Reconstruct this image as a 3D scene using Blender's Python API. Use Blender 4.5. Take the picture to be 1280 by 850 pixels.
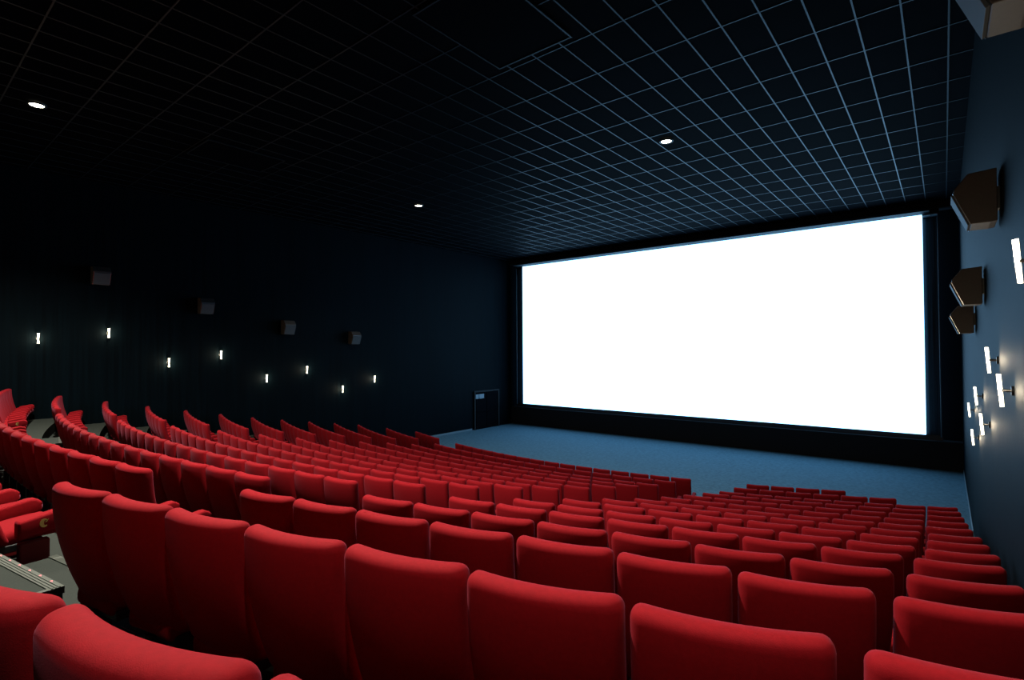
import bpy, bmesh, math, random
from mathutils import Matrix, Vector
random.seed(4)
for _o in list(bpy.data.objects): bpy.data.objects.remove(_o)
SC = bpy.context.scene
COL = SC.collection
rad = math.radians

# ---------------------------------------------------------------- camera, world, exposure
YAW, PITCH, ROLL = rad(39.215), rad(0.922), rad(-0.348)
F = Vector((-math.sin(YAW)*math.cos(PITCH), math.cos(YAW)*math.cos(PITCH), math.sin(PITCH)))
R0 = Vector((math.cos(YAW), math.sin(YAW), 0)); U0 = R0.cross(F)
RT = R0*math.cos(ROLL) + U0*math.sin(ROLL); UP = U0*math.cos(ROLL) - R0*math.sin(ROLL)
cam = bpy.data.cameras.new('camera'); camo = bpy.data.objects.new('camera', cam); COL.objects.link(camo)
camo.matrix_world = Matrix(((RT.x, UP.x, -F.x, 0), (RT.y, UP.y, -F.y, 0), (RT.z, UP.z, -F.z, 0), (0, 0, 0, 1)))
cam.sensor_width = 36; cam.lens = 661.93/1280*36; cam.clip_start = .05; cam.clip_end = 200
SC.camera = camo
w = bpy.data.worlds.new('world'); SC.world = w; w.use_nodes = True
w.node_tree.nodes['Background'].inputs[0].default_value = (0, 0, 0, 1)
SC.view_settings.view_transform = 'Standard'; SC.view_settings.look = 'None'
SC.view_settings.gamma = 1; SC.view_settings.use_curve_mapping = False
SC.view_settings.exposure = 0.0
SCREEN_EMIT = ((.29, .62, 1.0), 3.7)
DOWN_W, DOWN_FAR_W = 5900.0, 1300.0
SCONCE_W = 14.0

# ---------------------------------------------------------------- measures of the hall
XC, W, D, H = -10.311, 10.808, 25.62, 5.465       # centre line, half width, screen plane, ceiling
SW, ZT, ZB = 9.73, 5.03, -3.375                   # screen half width, top, bottom
XL, XR = XC-W, XC+W
RAD0, YC, PITCHR = 34.419, 34.61, 1.082
HROW = {-3: .24, -2: .52, -1: .797, 0: 1.07, 1: 1.353, 2: 1.612, 3: 1.876, 4: 2.123, 5: 2.367, 6: 2.611, 7: 2.827,
        8: 3.032, 9: 3.231, 10: 3.434, 11: 3.578, 12: 3.72}
BT = .97                                          # height of a backrest top over its row floor
def rr(n): return RAD0 - PITCHR*(n+1)
def zf(n): return -(HROW[n]+BT)
ZFLOOR = zf(12)
YB = -3.4                                         # rear wall

# ---------------------------------------------------------------- helpers
def mat(name, color, rough=.6, metal=0, spec=.5, emit=None, estr=0, sheen=0, sheen_tint=(1, 1, 1), noise=None, bump=None):
    m = bpy.data.materials.new(name); m.use_nodes = True
    nt = m.node_tree; b = nt.nodes['Principled BSDF']
    b.inputs['Base Color'].default_value = (*color, 1); b.inputs['Roughness'].default_value = rough
    b.inputs['Metallic'].default_value = metal; b.inputs['Specular IOR Level'].default_value = spec
    if sheen:
        b.inputs['Sheen Weight'].default_value = sheen; b.inputs['Sheen Roughness'].default_value = .35
        b.inputs['Sheen Tint'].default_value = (*sheen_tint, 1)
    if emit:
        b.inputs['Emission Color'].default_value = (*emit, 1); b.inputs['Emission Strength'].default_value = estr
    if noise or bump:
        tc = nt.nodes.new('ShaderNodeTexCoord'); mp = nt.nodes.new('ShaderNodeMapping')
        nt.links.new(tc.outputs['Object'], mp.inputs[0])
    if noise:
        sc, amt, vec = noise
        mp.inputs['Scale'].default_value = vec
        n = nt.nodes.new('ShaderNodeTexNoise'); n.inputs['Scale'].default_value = sc; n.inputs['Detail'].default_value = 5
        nt.links.new(mp.outputs[0], n.inputs['Vector'])
        r = nt.nodes.new('ShaderNodeValToRGB')
        r.color_ramp.elements[0].position = .3; r.color_ramp.elements[1].position = .7
        r.color_ramp.elements[0].color = (*[c*(1-amt) for c in color], 1); r.color_ramp.elements[1].color = (*[c*(1+amt) for c in color], 1)
        nt.links.new(n.outputs[0], r.inputs[0]); nt.links.new(r.outputs[0], b.inputs['Base Color'])
    if bump:
        sc, st, vec = bump
        mp2 = nt.nodes.new('ShaderNodeMapping'); mp2.inputs['Scale'].default_value = vec
        nt.links.new(tc.outputs['Object'], mp2.inputs[0])
        n2 = nt.nodes.new('ShaderNodeTexNoise'); n2.inputs['Scale'].default_value = sc; n2.inputs['Detail'].default_value = 3
        nt.links.new(mp2.outputs[0], n2.inputs['Vector'])
        bp = nt.nodes.new('ShaderNodeBump'); bp.inputs['Strength'].default_value = st; bp.inputs['Distance'].default_value = .01
        nt.links.new(n2.outputs[0], bp.inputs['Height']); nt.links.new(bp.outputs[0], b.inputs['Normal'])
    return m

RED = mat('red_fabric', (.195, .0030, .0068), .85, spec=.10, sheen=.06, sheen_tint=(1, .3, .5), noise=(60, .08, (1, 1, 1)), bump=(350, .08, (1, 1, 1)))
DKRED = mat('dark_red_panel', (.10, .003, .004), .6, spec=.2)
BLACK = mat('black_steel', (.006, .006, .007), .5)
WALLM = mat('wall_fabric', (.0008, .0030, .0045), .64, spec=.03, noise=(3, .35, (4, 4, .12)), bump=(25, .35, (3, 3, .06)))
TILE = mat('black_ceiling_tile', (.0006, .0012, .002), .9, spec=.02, noise=(40, .3, (1, 1, 1)))
GRIDM = mat('ceiling_grid_metal', (.0035, .0105, .016), .42, spec=.20)
CARPET_LIT = mat('screenlit_carpet', (.060, .122, .160), .9, spec=.1, noise=(9, .22, (1, 1, 1)), bump=(180, .4, (1, 1, 1)))  # front floor carpet, with the blue screen light put into its colour
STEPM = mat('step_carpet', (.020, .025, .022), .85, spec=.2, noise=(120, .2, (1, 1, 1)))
SIDEM = mat('side_masking_cloth', (.030, .050, .065), .9, spec=.1)
LEDGEM = mat('dark_screen_ledge', (.018, .028, .034), .7, spec=.15)
VOIDM = mat('black_wall_paint', (.0015, .002, .003), .9, spec=.03)
MASKM = mat('black_masking_cloth', (.010, .012, .014), .8, spec=.2)
RAILM = mat('masking_rail', (.12, .17, .20), .45, metal=.1)
ALU = mat('nosing_metal', (.07, .08, .07), .45, metal=.4)
CAB = mat('brown_speaker_cabinet', (.020, .015, .012), .55, noise=(30, .2, (1, 1, 1)))
GRILLE = mat('dark_speaker_grille', (.022, .030, .036), .7)
CHROME = mat('chrome_edge', (.6, .6, .6), .2, metal=1)
GOLD = mat('gold_thread', (.42, .28, .08), .5, metal=.3)
SCRM = mat('lit_screen', (.8, .8, .8), .9, emit=SCREEN_EMIT[0], estr=SCREEN_EMIT[1])
TUBE = mat('glowing_tube', (.9, .9, .9), .4, emit=(1, .88, .62), estr=4)
LENS = mat('glowing_lens', (.9, .9, .9), .4, emit=(1, .95, .72), estr=12)
LED = mat('red_step_light', (.5, .1, .1), .4, emit=(1, .20, .22), estr=1.6)
BLUEPL = mat('blue_grey_plate', (.06, .10, .13), .35)

def obj(name, bm, m, parent=None, smooth=False, bevel=0):
    me = bpy.data.meshes.new(name); bmesh.ops.recalc_face_normals(bm, faces=bm.faces); bm.to_mesh(me); bm.free()
    if smooth:
        for p in me.polygons: p.use_smooth = True
    me.materials.append(m)
    o = bpy.data.objects.new(name, me); COL.objects.link(o)
    if parent: o.parent = parent
    if bevel:
        b = o.modifiers.new('bevel', 'BEVEL'); b.width = bevel; b.segments = 2; b.limit_method = 'ANGLE'
    return o
def tag(o, label, cat=None, group=None, kind=None):
    o['label'] = label
    if cat: o['category'] = cat
    if group: o['group'] = group
    if kind: o['kind'] = kind
    return o
def empty(name, label, cat, loc=(0, 0, 0), rz=0, group=None):
    o = bpy.data.objects.new(name, None); o.empty_display_size = .1; COL.objects.link(o)
    o.location = loc; o.rotation_euler = (0, 0, rz); return tag(o, label, cat, group)
def struct(name, bm, m, label, parent=None, bevel=0):
    o = obj(name, bm, m, parent, bevel=bevel)
    if parent is None: o['kind'] = 'structure'; o['label'] = label
    return o
def box(bm, x0, x1, y0, y1, z0, z1):
    v = [bm.verts.new((x, y, z)) for x in (x0, x1) for y in (y0, y1) for z in (z0, z1)]
    for f in ((0, 1, 3, 2), (4, 6, 7, 5), (0, 4, 5, 1), (2, 3, 7, 6), (0, 2, 6, 4), (1, 5, 7, 3)): bm.faces.new([v[i] for i in f])
def B(*a):
    bm = bmesh.new(); box(bm, *a); return bm
def cyl(bm, r, depth, M, seg=20, r2=None):
    bmesh.ops.create_cone(bm, cap_ends=True, segments=seg, radius1=r, radius2=r if r2 is None else r2, depth=depth, matrix=M)
def prism(bm, pts, h0, h1, axis='y'):
    def P(a, b, h): return (a, h, b) if axis == 'y' else ((a, b, h) if axis == 'z' else (h, a, b))
    lo = [bm.verts.new(P(a, b, h0)) for a, b in pts]; hi = [bm.verts.new(P(a, b, h1)) for a, b in pts]
    n = len(pts); bm.faces.new(lo); bm.faces.new(hi)
    for i in range(n): bm.faces.new((lo[i], lo[(i+1) % n], hi[(i+1) % n], hi[i]))
def rbox(dims, r, n, f):
    """a rounded block: half sizes dims, corner radius r, n cells per axis, f bends each point"""
    bm = bmesh.new(); a = dims; cache = {}
    def ticks(h, k):
        t = [-h, -h+r*.3, -h+r*.65, -h+r]
        m = [-h+r+(2*h-2*r)*i/k for i in range(1, k)]
        return t+m+[h-r, h-r*.65, h-r*.3, h]
    T = [ticks(a[i], n[i]) for i in range(3)]
    def vert(i, j, k):
        if (i, j, k) not in cache:
            p = Vector((T[0][i], T[1][j], T[2][k]))
            c = Vector([max(-(a[q]-r), min(a[q]-r, p[q])) for q in range(3)])
            d = p-c
            if d.length > 1e-9:
                d = d.normalized()*r
            cache[(i, j, k)] = bm.verts.new(f(*(c+d)))
        return cache[(i, j, k)]
    L = [len(t)-1 for t in T]
    for ax in range(3):
        b_, c_ = [q for q in range(3) if q != ax]
        for side in (0, L[ax]):
            for i in range(L[b_]):
                for j in range(L[c_]):
                    q = []
                    for di, dj in ((0, 0), (1, 0), (1, 1), (0, 1)):
                        idx = [0, 0, 0]; idx[ax] = side; idx[b_] = i+di; idx[c_] = j+dj; q.append(vert(*idx))
                    try: bm.faces.new(q)
                    except ValueError: pass
    return bm

# ---------------------------------------------------------------- room shell
struct('wall_left', B(XL-.2, XL, YB, D+1.2, -5.6, H+.3), WALLM, 'long dark fabric side wall on the left of the hall')
struct('wall_right', B(XR, XR+.2, YB, D+1.2, -5.6, H+.3), WALLM, 'dark blue-grey fabric side wall right beside the seats')
struct('wall_front', B(XL-.2, XR+.2, D+.75, D+1.0, -5.6, H+.3), VOIDM, 'black end wall behind the screen')
struct('wall_back', B(XL-.2, XR+.2, YB-.2, YB, -5.6, H+.3), WALLM, 'dark rear wall of the hall')

# ceiling: tile plane plus the metal grid of 0.6 x 1.2 m cells
ceil = struct('ceiling', B(XL-.2, XR+.2, YB-.2, D+1.0, H, H+.2), TILE, 'black tiled ceiling with a pale grid of thin metal bars')
GX0, GY0, GDX, GDY = -.459+.6, 11.646-1.226*12, .6, 1.226
bm = bmesh.new()
x = GX0
while x > XL: box(bm, x-.013, x+.013, YB, D-.1, H-.010, H+.001); x -= GDX
obj('grid_bar', bm, GRIDM, ceil)
bm = bmesh.new()
y = GY0
while y < D-.2:
    if y > YB: box(bm, XL, XR, y-.012, y+.012, H-.008, H+.001)
    y += GDY
obj('grid_bar', bm, GRIDM, ceil)
for x0, x1, y0, y1, s in ((-6.62, -4.95, 5.60, 7.78, 'nearest the right wall'), (-16.1, -14.6, 5.57, 7.62, 'over the left part of the hall')):
    e = empty('ceiling_panel', 'flat dark rectangular panel set in the ceiling, '+s, 'ceiling panel', ((x0+x1)/2, (y0+y1)/2, H-.001), 0, 'ceiling panels')
    a, b = (x1-x0)/2, (y1-y0)/2
    obj('panel', B(-a+.03, a-.03, -b+.03, b-.03, -.03, -.012), TILE, e)
    bm = bmesh.new()
    box(bm, -a, a, -b, -b+.03, -.04, -.012); box(bm, -a, a, b-.03, b, -.04, -.012)
    box(bm, -a, -a+.03, -b+.03, b-.03, -.04, -.012); box(bm, a-.03, a, -b+.03, b-.03, -.04, -.012)
    obj('frame', bm, GRIDM, e)

# floor: one curved stepped slab per row, then the flat floor before the screen
bm = bmesh.new()
RISER = .27                                       # the riser stands this far behind a row's backs
NS = 48
def arcpt(R, t): return XC+R*math.sin(t), YC-R*math.cos(t)
def arc_y(R, x): return YC-math.sqrt(R*R-(x-XC)**2)
xs = [XL+(XR-XL)*i/NS for i in range(NS+1)]
def band(bm, ya, yb, z, zlow):
    """a slab between two curves ya(x) < yb(x), top at z, closed down to zlow on its front edge"""
    top = [(bm.verts.new((x, ya(x), z)), bm.verts.new((x, yb(x), z)), bm.verts.new((x, yb(x), zlow))) for x in xs]
    for p, q in zip(top, top[1:]):
        bm.faces.new((p[0], q[0], q[1], p[1])); bm.faces.new((p[1], q[1], q[2], p[2]))
for n in range(-3, 13):
    R_ = rr(n)+RISER
    ya = (lambda x: YB) if n == -3 else (lambda x, R_=R_: arc_y(R_, x))
    if n < 12:
        R2 = rr(n+1)+RISER; band(bm, ya, lambda x, R2=R2: arc_y(R2, x), zf(n), zf(n+1))
    else:
        band(bm, ya, lambda x: D+.8, ZFLOOR, ZFLOOR-.2)
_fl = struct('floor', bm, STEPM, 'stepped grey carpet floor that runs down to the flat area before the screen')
_fl.data.materials.append(CARPET_LIT)
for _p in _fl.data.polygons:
    if _p.center.z < zf(12)+.001 and _p.normal.z > .5: _p.material_index = 1  # flat front part gets the carpet coloured as if lit by the screen

# baseboards along the side walls in the flat front part
struct('baseboard_right', B(XR-.02, XR, arc_y(rr(12), XR)+.1, D+.7, ZFLOOR, ZFLOOR+.1), RAILM, 'thin dark skirting at the foot of the right wall', bevel=.004)
struct('baseboard_left', B(XL, XL+.02, arc_y(rr(12), XL)+.1, 22.2, ZFLOOR, ZFLOOR+.1), RAILM, 'thin dark skirting at the foot of the left wall', bevel=.004)

# door recess low on the left wall next to the screen
dr = struct('door_1', B(XL, XL+.05, 22.42, 24.42, ZFLOOR, ZFLOOR+2.15), VOIDM, 'dark double exit door low on the left wall by the screen', bevel=.01)
bm = bmesh.new()
box(bm, XL+.05, XL+.09, 22.32, 22.42, ZFLOOR, ZFLOOR+2.25); box(bm, XL+.05, XL+.09, 24.42, 24.52, ZFLOOR, ZFLOOR+2.25); box(bm, XL+.05, XL+.09, 22.42, 24.42, ZFLOOR+2.15, ZFLOOR+2.25)
obj('door_frame', bm, MASKM, dr, bevel=.005)
bm = bmesh.new(); box(bm, XL+.05, XL+.075, 22.48, 23.38, ZFLOOR+.02, ZFLOOR+2.10); box(bm, XL+.05, XL+.075, 23.42, 24.36, ZFLOOR+.02, ZFLOOR+2.10)
obj('door_leaf', bm, VOIDM, dr, bevel=.006)
bm = bmesh.new(); box(bm, XL+.075, XL+.11, 22.55, 24.25, ZFLOOR+1.0, ZFLOOR+1.05); obj('push_bar', bm, VOIDM, dr, bevel=.01)
e = empty('door_sign', 'small blue-grey sign plate at the top of the dark exit door', 'sign', (XL+.08, 22.62, ZFLOOR+1.80))
obj('plate', B(0, .03, -.22, .05, -.02, .24), BLUEPL, e, bevel=.004); obj('plate', B(0, .03, .09, .50, -.02, .24), BLUEPL, e, bevel=.004)

# ---------------------------------------------------------------- screen and its black masking
scr = empty('cinema_screen', 'huge bright white cinema screen filling the end wall', 'screen', (XC, D, ZB))
sh = ZT-ZB
obj('screen_surface', B(-SW, SW, 0, .03, 0, sh), SCRM, scr)
bm = bmesh.new()
box(bm, -SW-.5, SW+.5, .035, .10, -.2, -.0); box(bm, -SW-.5, SW+.5, .035, .10, sh, sh+.2)
obj('backing_frame', bm, BLACK, scr)
bm = bmesh.new(); box(bm, -SW-.28, SW+.22, -.60, .0, sh+.01, sh+.07)
tr = obj('top_rail', bm, LEDGEM, scr, bevel=.006)
bm = bmesh.new(); box(bm, SW+.0, SW+.46, -.30, .10, sh-.10, sh-.05); obj('rail_bracket', bm, RAILM, scr, bevel=.006)
bm = bmesh.new(); box(bm, SW+.26, SW+.275, -.315, -.298, sh-.15, sh-.03); obj('bracket_clip', bm, CHROME, scr)
def drape(x0, x1, z0, z1, n=14):
    bm = bmesh.new(); P = []
    for i in range(n*4+1):
        t = i/(n*4); x = x0+(x1-x0)*t; y = .05+.012*math.sin(t*n*2*math.pi)
        P.append((bm.verts.new((x, y, z0)), bm.verts.new((x, y, z1)), bm.verts.new((x, y+.02, z0)), bm.verts.new((x, y+.02, z1))))
    for a, b in zip(P, P[1:]):
        bm.faces.new((a[0], b[0], b[1], a[1])); bm.faces.new((a[2], a[3], b[3], b[2])); bm.faces.new((a[0], a[2], b[2], b[0])); bm.faces.new((a[1], b[1], b[3], a[3]))
    a, b = P[0], P[-1]; bm.faces.new((a[0], a[1], a[3], a[2])); bm.faces.new((b[0], b[2], b[3], b[1]))
    return bm
for s, x0, x1 in (('right', SW+.005, SW+.44), ('left', -SW-.44, -SW-.005)):
    obj('side_masking', drape(x0, x1, .02, sh-.16, 3), SIDEM, scr, smooth=True)
    xx = x1-.0 if s == 'right' else x0
    bm = bmesh.new(); cyl(bm, .022, sh-.05, Matrix.Translation((xx+.015, -.06, (sh-.15)/2)), 14); obj('masking_rod', bm, RAILM, scr, smooth=True)
struct('trim_1', B(XL, XR, D+.15, D+.74, ZFLOOR, ZB-.25), MASKM, 'black panelled plinth below the screen')
struct('trim_2', B(XL, XR, D+.02, D+.74, ZT+.22, H), MASKM, 'black strip of wall between screen and ceiling')

# ---------------------------------------------------------------- ceiling downlights
def downlight(x, y, s, watts=None, cone=130):
    e = empty('ceiling_downlight', 'small round recessed ceiling light, '+s, 'ceiling light', (x, y, H-.012), 0, 'ceiling downlights')
    bm = bmesh.new(); n = 32; rings = [(.18, 0), (.18, -.02), (.14, -.03), (.13, -.012), (.13, 0)]
    V = [[bm.verts.new((r*math.cos(2*math.pi*i/n), r*math.sin(2*math.pi*i/n), z)) for i in range(n)] for r, z in rings]
    for a, b in zip(V, V[1:]):
        for i in range(n): bm.faces.new((a[i], a[(i+1) % n], b[(i+1) % n], b[i]))
    obj('trim_ring', bm, GRIDM, e, smooth=True)
    bm = bmesh.new(); cyl(bm, .129, .010, Matrix.Translation((0, 0, -.010)), 32); obj('lens', bm, LENS, e)
    l = bpy.data.lights.new('downlight_lamp', 'SPOT'); l.energy = watts or (DOWN_W if y < 8 else DOWN_FAR_W); l.color = (1, .93, .78); l.spot_size = rad(cone); l.spot_blend = .8; l.shadow_soft_size = .10
    lo = bpy.data.objects.new('downlight_lamp', l); COL.objects.link(lo); lo.parent = e; lo.location = (0, 0, -.05)
downlight(-15.45, 2.38, 'leftmost of the three bright dots')
downlight(-15.36, 13.27, 'over the middle of the left seat block')
downlight(-5.60, 13.35, 'nearest the screen on the right')
downlight(-5.60, 2.38, 'straight above the right aisle near the back')
downlight(-.25, .1, 'added out of view to brighten the right-hand seats', 1200, 62)  # unseen light, added to brighten the near seats by the right wall

# ---------------------------------------------------------------- wall sconces: two crossed glowing tubes on a short arm
def sconce(side, y, z, label):
    s = 1 if side == 'left' else -1
    e = empty('wall_sconce', label, 'wall lamp', ((XL if s == 1 else XR), y, z), 0, 'wall sconces on the %s wall' % side)
    bm = bmesh.new(); cyl(bm, .045, .02, Matrix.Translation((s*.010, 0, 0)) @ Matrix.Rotation(rad(90), 4, 'Y'), 20); obj('mounting_plate', bm, BLACK, e, smooth=False)
    bm = bmesh.new(); cyl(bm, .014, .07, Matrix.Translation((s*.05, 0, 0)) @ Matrix.Rotation(rad(90), 4, 'Y'), 12); obj('arm', bm, CHROME, e)
    for k, (a, dx) in enumerate(((8, .088), (-8, .100))):
        bm = bmesh.new(); M = Matrix.Translation((s*dx, 0, 0)) @ Matrix.Rotation(rad(a), 4, 'X') @ Matrix.Rotation(rad(4*s), 4, 'Y')
        cyl(bm, .0105, .31, M, 16); obj('glowing_tube', bm, TUBE, e, smooth=False)
    l = bpy.data.lights.new('sconce_lamp', 'POINT'); l.energy = SCONCE_W; l.color = (1, .82, .56); l.shadow_soft_size = .03
    lo = bpy.data.objects.new('sconce_lamp', l); COL.objects.link(lo); lo.parent = e; lo.location = (s*.17, 0, 0)
LZ = [1.20, 1.33, .389, .583, -.422, -.173, -1.135, -.853, -1.784, -1.412]
NUM = ['first', 'second', 'third', 'fourth', 'fifth', 'sixth', 'seventh', 'eighth', 'ninth', 'tenth', 'eleventh', 'twelfth', 'thirteenth', 'fourteenth', 'fifteenth', 'sixteenth']
for i, z in enumerate(LZ):
    y = 3.317+1.728*(i-2)
    k = NUM[9-i]
    sconce('left', y, z, 'glowing crossed tube lamp on the left wall, %s from the screen' % k)
    if i != 0 and i != 1: sconce('right', y, z, 'glowing crossed tube lamp on the right wall, %s from the screen' % k)
    elif i == 1: sconce('right', y, z, 'glowing crossed tube lamp on the right wall, %s from the screen' % k)

# ---------------------------------------------------------------- surround speakers
def speaker(side, y, z, label):
    s = 1 if side == 'left' else -1
    e = empty('wall_speaker', label, 'speaker', ((XL if s == 1 else XR), y, z), 0, 'speakers on the %s wall' % side)
    prof = [(.0, -.28), (.06, -.29), (.22, -.29), (.36, .06), (.36, .11), (.24, .27), (.0, .29)]
    prof = [(s*(a+.03), b) for a, b in prof]
    bm = bmesh.new(); prism(bm, prof, -.23, .23); obj('cabinet', bm, CAB, e, bevel=.008)
    bm = bmesh.new()
    g = [(s*(.03+.222), -.285), (s*(.03+.362), .062), (s*(.03+.385), .052), (s*(.03+.245), -.298)]
    prism(bm, g, -.215, .215); obj('grille', bm, GRILLE, e, bevel=.004)
    for yy in (-.226, .216):
        bm = bmesh.new(); prism(bm, [(s*(.03+.215), -.29), (s*(.03+.362), .075), (s*(.03+.372), .070), (s*(.03+.227), -.295)], yy, yy+.010)
        obj('edge_trim', bm, CHROME, e)
    obj('bracket', B(min(0, s*.035), max(0, s*.035), -.08, .08, -.12, .12), BLACK, e)
for i, (y, z) in enumerate(((4.80, 2.42), (7.93, 1.63), (11.07, .93), (14.24, .54))):
    k = ['nearest the back', 'second from the back', 'third from the back', 'nearest the screen'][i]
    speaker('left', y, z, 'grey box loudspeaker high on the left wall, '+k)
    speaker('right', y-(.35 if i == 0 else .0), z-(.1 if i == 0 else 0), 'dark brown wedge loudspeaker high on the right wall, '+k)

# ---------------------------------------------------------------- the cinema seat
SWD = .279
def back_f(x, y, z):
    z2 = z+.615
    u = x/SWD
    yy = y+.05
    if z2 < .92: yy += .15*((.92-z2)/.66)**1.9
    yy += .045*u*u
    k = 1-.03*max(0, (.72-z2)/.46)
    if y > 0: yy += .012*math.cos(u*1.5)*(1 if .4 < z2 < .9 else .3)
    return (x*k, yy, z2)
def backrest_bm(n=(10, 2, 10)): return rbox((SWD, .05, .355), .042, n, back_f)
def cushion_f(x, y, z):
    yy = y+.24
    return (x, .14+yy,   .262+z+.10*yy+.014*math.cos(x/.23*1.4)+.015*math.sin(yy/.48*math.pi))
def arm_f(x, y, z):
    zz = z
    if y > .08:                                   # rounded front-top corner of the arm
        t = (y-.08)/.085; zz = z-(.055*t*t if z > 0 else -.02*t*t)
    return (x, y+.463, zz+.370+.05*(y+.165)/.33)
def make_seat(kind='inner'):
    e = empty('cinema_chair', '', 'seat')
    obj('backrest', backrest_bm(), RED, e, smooth=True)
    obj('seat_cushion', rbox((.213, .24, .06), .045, (6, 6, 1), cushion_f), RED, e, smooth=True)
    bm = bmesh.new()
    box(bm, -.22, .22, .17, .50, .19, .25); box(bm, -.03, .03, .14, .24, .0, .22); box(bm, -.10, .10, .06, .34, .0, .02)
    obj('support_frame', bm, BLACK, e, bevel=.008)
    sides = {'inner': (-1,), 'right_end': (-1, 1), 'left_end': (-1,)}[kind]
    for s in sides:
        a = obj('armrest', rbox((.052, .165, .072), .022, (2, 9, 2), lambda x, y, z: (arm_f(x, y, z)[0]+s*.2965, arm_f(x, y, z)[1], arm_f(x, y, z)[2])), RED, e, smooth=True)
        obj('side_panel', B(s*.2965-.038, s*.2965+.038, .31, .50, .02, .27), DKRED, a, bevel=.012)
        if (kind == 'right_end' and s == 1) or kind == 'left_end':
            bm = bmesh.new(); n = 20; V = []
            for i in range(n+1):
                t = rad(50)+rad(260)*i/n; wd = .010*math.sin(math.pi*min(1, max(0, i/n)))+.003
                for dr in (-wd, wd):
                    V.append(bm.verts.new((s*(.2965+.0522), .46+s*(.020+dr)*math.cos(t), .400+(.026+dr)*math.sin(t))))
            for i in range(n): bm.faces.new((V[2*i], V[2*i+1], V[2*i+3], V[2*i+2]))
            bm.faces.new([bm.verts.new((s*(.2965+.0522), .46+s*aa, .400+bb)) for aa, bb in ((.0, .004), (.012, .016), (.024, .028), (.014, .006))])
            ex = bmesh.ops.extrude_face_region(bm, geom=list(bm.faces))
            for v_ in ex['geom']:
                if isinstance(v_, bmesh.types.BMVert): v_.co.x += s*.0015
            em = obj('emblem', bm, GOLD, a); em['label'] = 'small gold curved emblem'
    return e
PROTO = {k: make_seat(k) for k in ('inner', 'right_end', 'left_end')}
used = {}
def dup(src, loc, rz):
    if src.name not in used:
        used[src.name] = 1; r = src
    else:
        r = src.copy(); COL.objects.link(r)
        for ch in list(src.children):
            c = ch.copy(); COL.objects.link(c); c.parent = r
            for g in ch.children:
                d = g.copy(); COL.objects.link(d); d.parent = c
    r.location = loc; r.rotation_euler = (0, 0, rz); return r

A_, B_, NSEAT = 4.732, 6.11, 16
def seat_list():
    """(row, block, index, count, angle) for every seat of the hall"""
    out = []
    for n in range(-2, 13):
        R = rr(n); a = math.asin(A_/R); b = math.asin(B_/R); step = 2*a/NSEAT
        ns = 8 if n < 11 else (6 if n == 11 else 4)
        b -= .03/R
        if n == -2: b += .49/R; ns = 7
        st = .591/R if n < 3 else .598/R
        for k in range(ns): out.append((n, 'right', k, ns, b+st*(k+.5)))
        if n >= -1:
            for k in range(NSEAT): out.append((n, 'middle', k, NSEAT, -a+step*(k+.5)))
            for k in range(ns): out.append((n, 'left', k, ns, -b-st*(k+.5)))
    return out
STUFF = {(n, b, k) for (n, b), ks in {
    (-2, 'right'): (0, 1, 2, 6),
    (-1, 'left'): (0, 1, 2, 3, 4, 5, 6, 7),
    (-1, 'middle'): (0, 1, 2, 3, 4, 5, 6, 7, 8, 9, 10, 11, 12, 13),
    (0, 'left'): (1, 2),
    (0, 'middle'): (0, 1, 2, 3, 4, 5),
    (1, 'left'): (1, 2, 3, 4, 5),
    (1, 'middle'): (0,),
    (2, 'left'): (2, 3, 4, 5, 6, 7),
    (3, 'left'): (3, 4, 5, 6, 7),
    (4, 'left'): (3, 4, 5, 6, 7),
    (5, 'left'): (2, 3, 4, 5, 6, 7),
    (6, 'left'): (1, 2, 3, 4, 5, 6, 7),
    (6, 'middle'): (0, 1, 2),
    (7, 'left'): (1, 2, 3, 5, 6, 7),
    (7, 'middle'): (0, 1, 2),
    (8, 'left'): (1, 2, 5, 6, 7),
    (8, 'middle'): (0, 1, 2, 3),
    (9, 'left'): (0, 1, 4, 5, 6, 7),
    (9, 'middle'): (0, 1, 2, 3, 4, 5, 6),
    (10, 'left'): (0, 1, 3, 4, 5, 6, 7),
    (10, 'middle'): (0, 1, 2, 3, 4, 5, 6, 7, 8, 9, 11, 12, 13),
    (11, 'left'): (0, 3, 4, 5),
    (11, 'middle'): (0, 1, 2, 3, 4, 5),
    (12, 'left'): (0, 3),
    (12, 'middle'): (0, 1, 2, 3, 4, 5, 6, 7)}.items() for k in ks}   # far seats that show only as slivers: (row, block, index)
mass = []
for n, blk, k, ns, th in seat_list():
    R = rr(n)+(.07 if n == -2 else .05); x, y = arcpt(R, th)
    if blk == 'left':                             # the left block stands a little flatter than the arc
        y -= .34*(-th*R-B_)/4.4; th += .077
    if blk == 'right' and ns == 8 and n < 6 and k >= 5: y -= (.025, .05, .07)[k-5]; x += (0, 0, .035)[k-5]; th += .012
    if (n, blk, k) in STUFF:
        mass.append((x, y, zf(n), th, (k == NSEAT-1) if blk == 'middle' else (k == ns-1 if blk == 'right' else k == 0))); continue
    if blk == 'middle':
        kd = 'right_end' if k == NSEAT-1 else ('left_end' if k == 0 else 'inner')
        pos = '%s from its %s end' % ((NUM[k], 'left') if k < NSEAT//2 else (NUM[NSEAT-1-k], 'right'))
    elif blk == 'right':
        kd = 'right_end' if k == ns-1 else ('left_end' if k == 0 else 'inner'); pos = '%s from the aisle' % NUM[k]
    else:
        kd = 'right_end' if k == 0 else 'inner'; pos = '%s from the aisle' % NUM[k]
    o = dup(PROTO[kd], (x, y, zf(n)), th)
    lab = 'red cinema seat, %s block, %s row from the screen, %s' % (blk, NUM[12-n], pos)
    tag(o, lab, 'seat', 'red cinema seats of the %s block' % blk)
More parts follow.
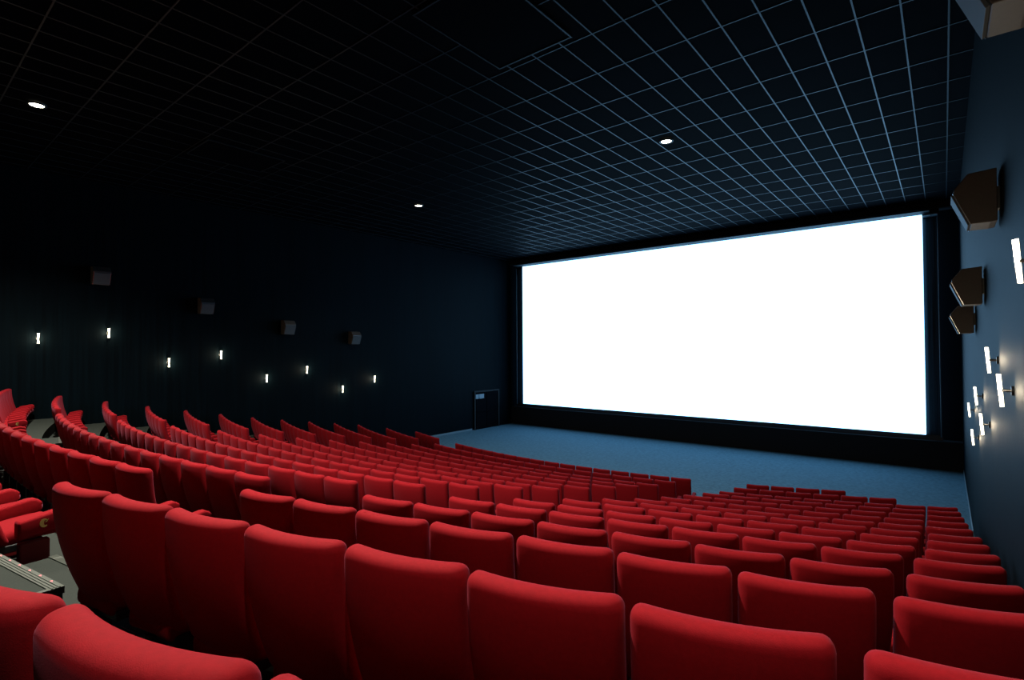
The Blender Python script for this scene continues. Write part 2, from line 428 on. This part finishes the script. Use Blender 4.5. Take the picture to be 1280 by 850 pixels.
if mass:
    tb = backrest_bm((5, 1, 6)); 
    ta = rbox((.052, .165, .072), .022, (1, 4, 1), lambda x, y, z: (arm_f(x, y, z)[0]-.2965, arm_f(x, y, z)[1], arm_f(x, y, z)[2]))
    ta2 = rbox((.052, .165, .072), .022, (1, 4, 1), lambda x, y, z: (arm_f(x, y, z)[0]+.2965, arm_f(x, y, z)[1], arm_f(x, y, z)[2]))
    tcu = rbox((.213, .24, .06), .045, (3, 3, 1), cushion_f)
    tb.verts.ensure_lookup_table()
    VS, FS = [], []
    for x, y, z, th, endr in mass:
        M = Matrix.Translation((x, y, z)) @ Matrix.Rotation(th, 4, 'Z')
        for t in (tb, tcu, ta)+((ta2,) if endr else ()):
            o0 = len(VS); t.verts.index_update()
            VS += [tuple(M @ v.co) for v in t.verts]
            FS += [[o0+v.index for v in f.verts] for f in t.faces]
    me = bpy.data.meshes.new('cinema_seats'); me.from_pydata(VS, [], FS); me.polygons.foreach_set('use_smooth', [True]*len(FS)); me.materials.append(RED)
    bmx = bmesh.new(); bmx.from_mesh(me); bmesh.ops.recalc_face_normals(bmx, faces=bmx.faces); bmx.to_mesh(me); bmx.free()
    o = bpy.data.objects.new('cinema_seats', me); COL.objects.link(o)
    tag(o, 'remaining far red cinema seats that show only as slivers between the rows', 'seats', kind='stuff')

# ---------------------------------------------------------------- aisle steps with metal nosing and red marker lights
def aisle_step(xa, xb, n, side):
    """upper tread: platform level of row n carried on towards row n+1, with a half step below it"""
    xm = (xa+xb)/2; yn = arc_y(rr(n+1)-.10, xm); R2 = rr(n+1)+RISER
    slope = (xm-XC)/math.sqrt(rr(n+1)**2-(xm-XC)**2); ang = math.atan(slope)
    y0 = arc_y(R2, xm)-.02
    z1, z0 = zf(n), zf(n+1)
    e = empty('aisle_step', 'carpeted step with ribbed metal edge, %s aisle, beside the %s row from the screen' % (side, NUM[12-n-1]), 'step', (xm, yn, z0), ang, 'steps of the %s aisle' % side)
    hw = (xb-xa)/2-.02; dz = z1-z0; L = yn-y0
    obj('tread', B(-hw, hw, -L, 0, .0, dz+.003), STEPM, e, bevel=.006)
    obj('half_tread', B(-hw, hw, .001, .36, .0, dz*.5), STEPM, e, bevel=.006)
    bm = bmesh.new()
    box(bm, -hw-.004, hw+.004, -.070, .006, dz+.003, dz+.010)
    for q in (-.058, -.040, -.022): box(bm, -hw, hw, q, q+.008, dz+.010, dz+.014)
    box(bm, -hw-.004, hw+.004, .001, .006, dz-.035, dz+.003)
    obj('nosing', bm, ALU, e)
    bm = bmesh.new(); box(bm, hw, hw+.006, -L, .0, dz-.03, dz+.010); box(bm, hw-.035, hw+.006, -L, -.07, dz+.003, dz+.010)
    obj('side_edging', bm, ALU, e)
    bm = bmesh.new(); box(bm, -hw, hw, .31, .364, dz*.5, dz*.5+.008); obj('nosing', bm, ALU, e)
    for q in range(6):
        bm = bmesh.new(); cyl(bm, .0065, .006, Matrix.Translation((-hw+.14+q*(2*hw-.28)/5, -.012, dz+.013)), 10); obj('step_light', bm, LED, e)
    bm = bmesh.new(); cyl(bm, .008, .006, Matrix.Translation((hw-.10, .335, dz*.5+.010)), 10); obj('step_light', bm, LED, e)
for n in range(-2, 12):
    aisle_step(XC+A_+.10, XC+B_-.10, n, 'right')
    aisle_step(XC-B_+.10, XC-A_-.10, n, 'left')
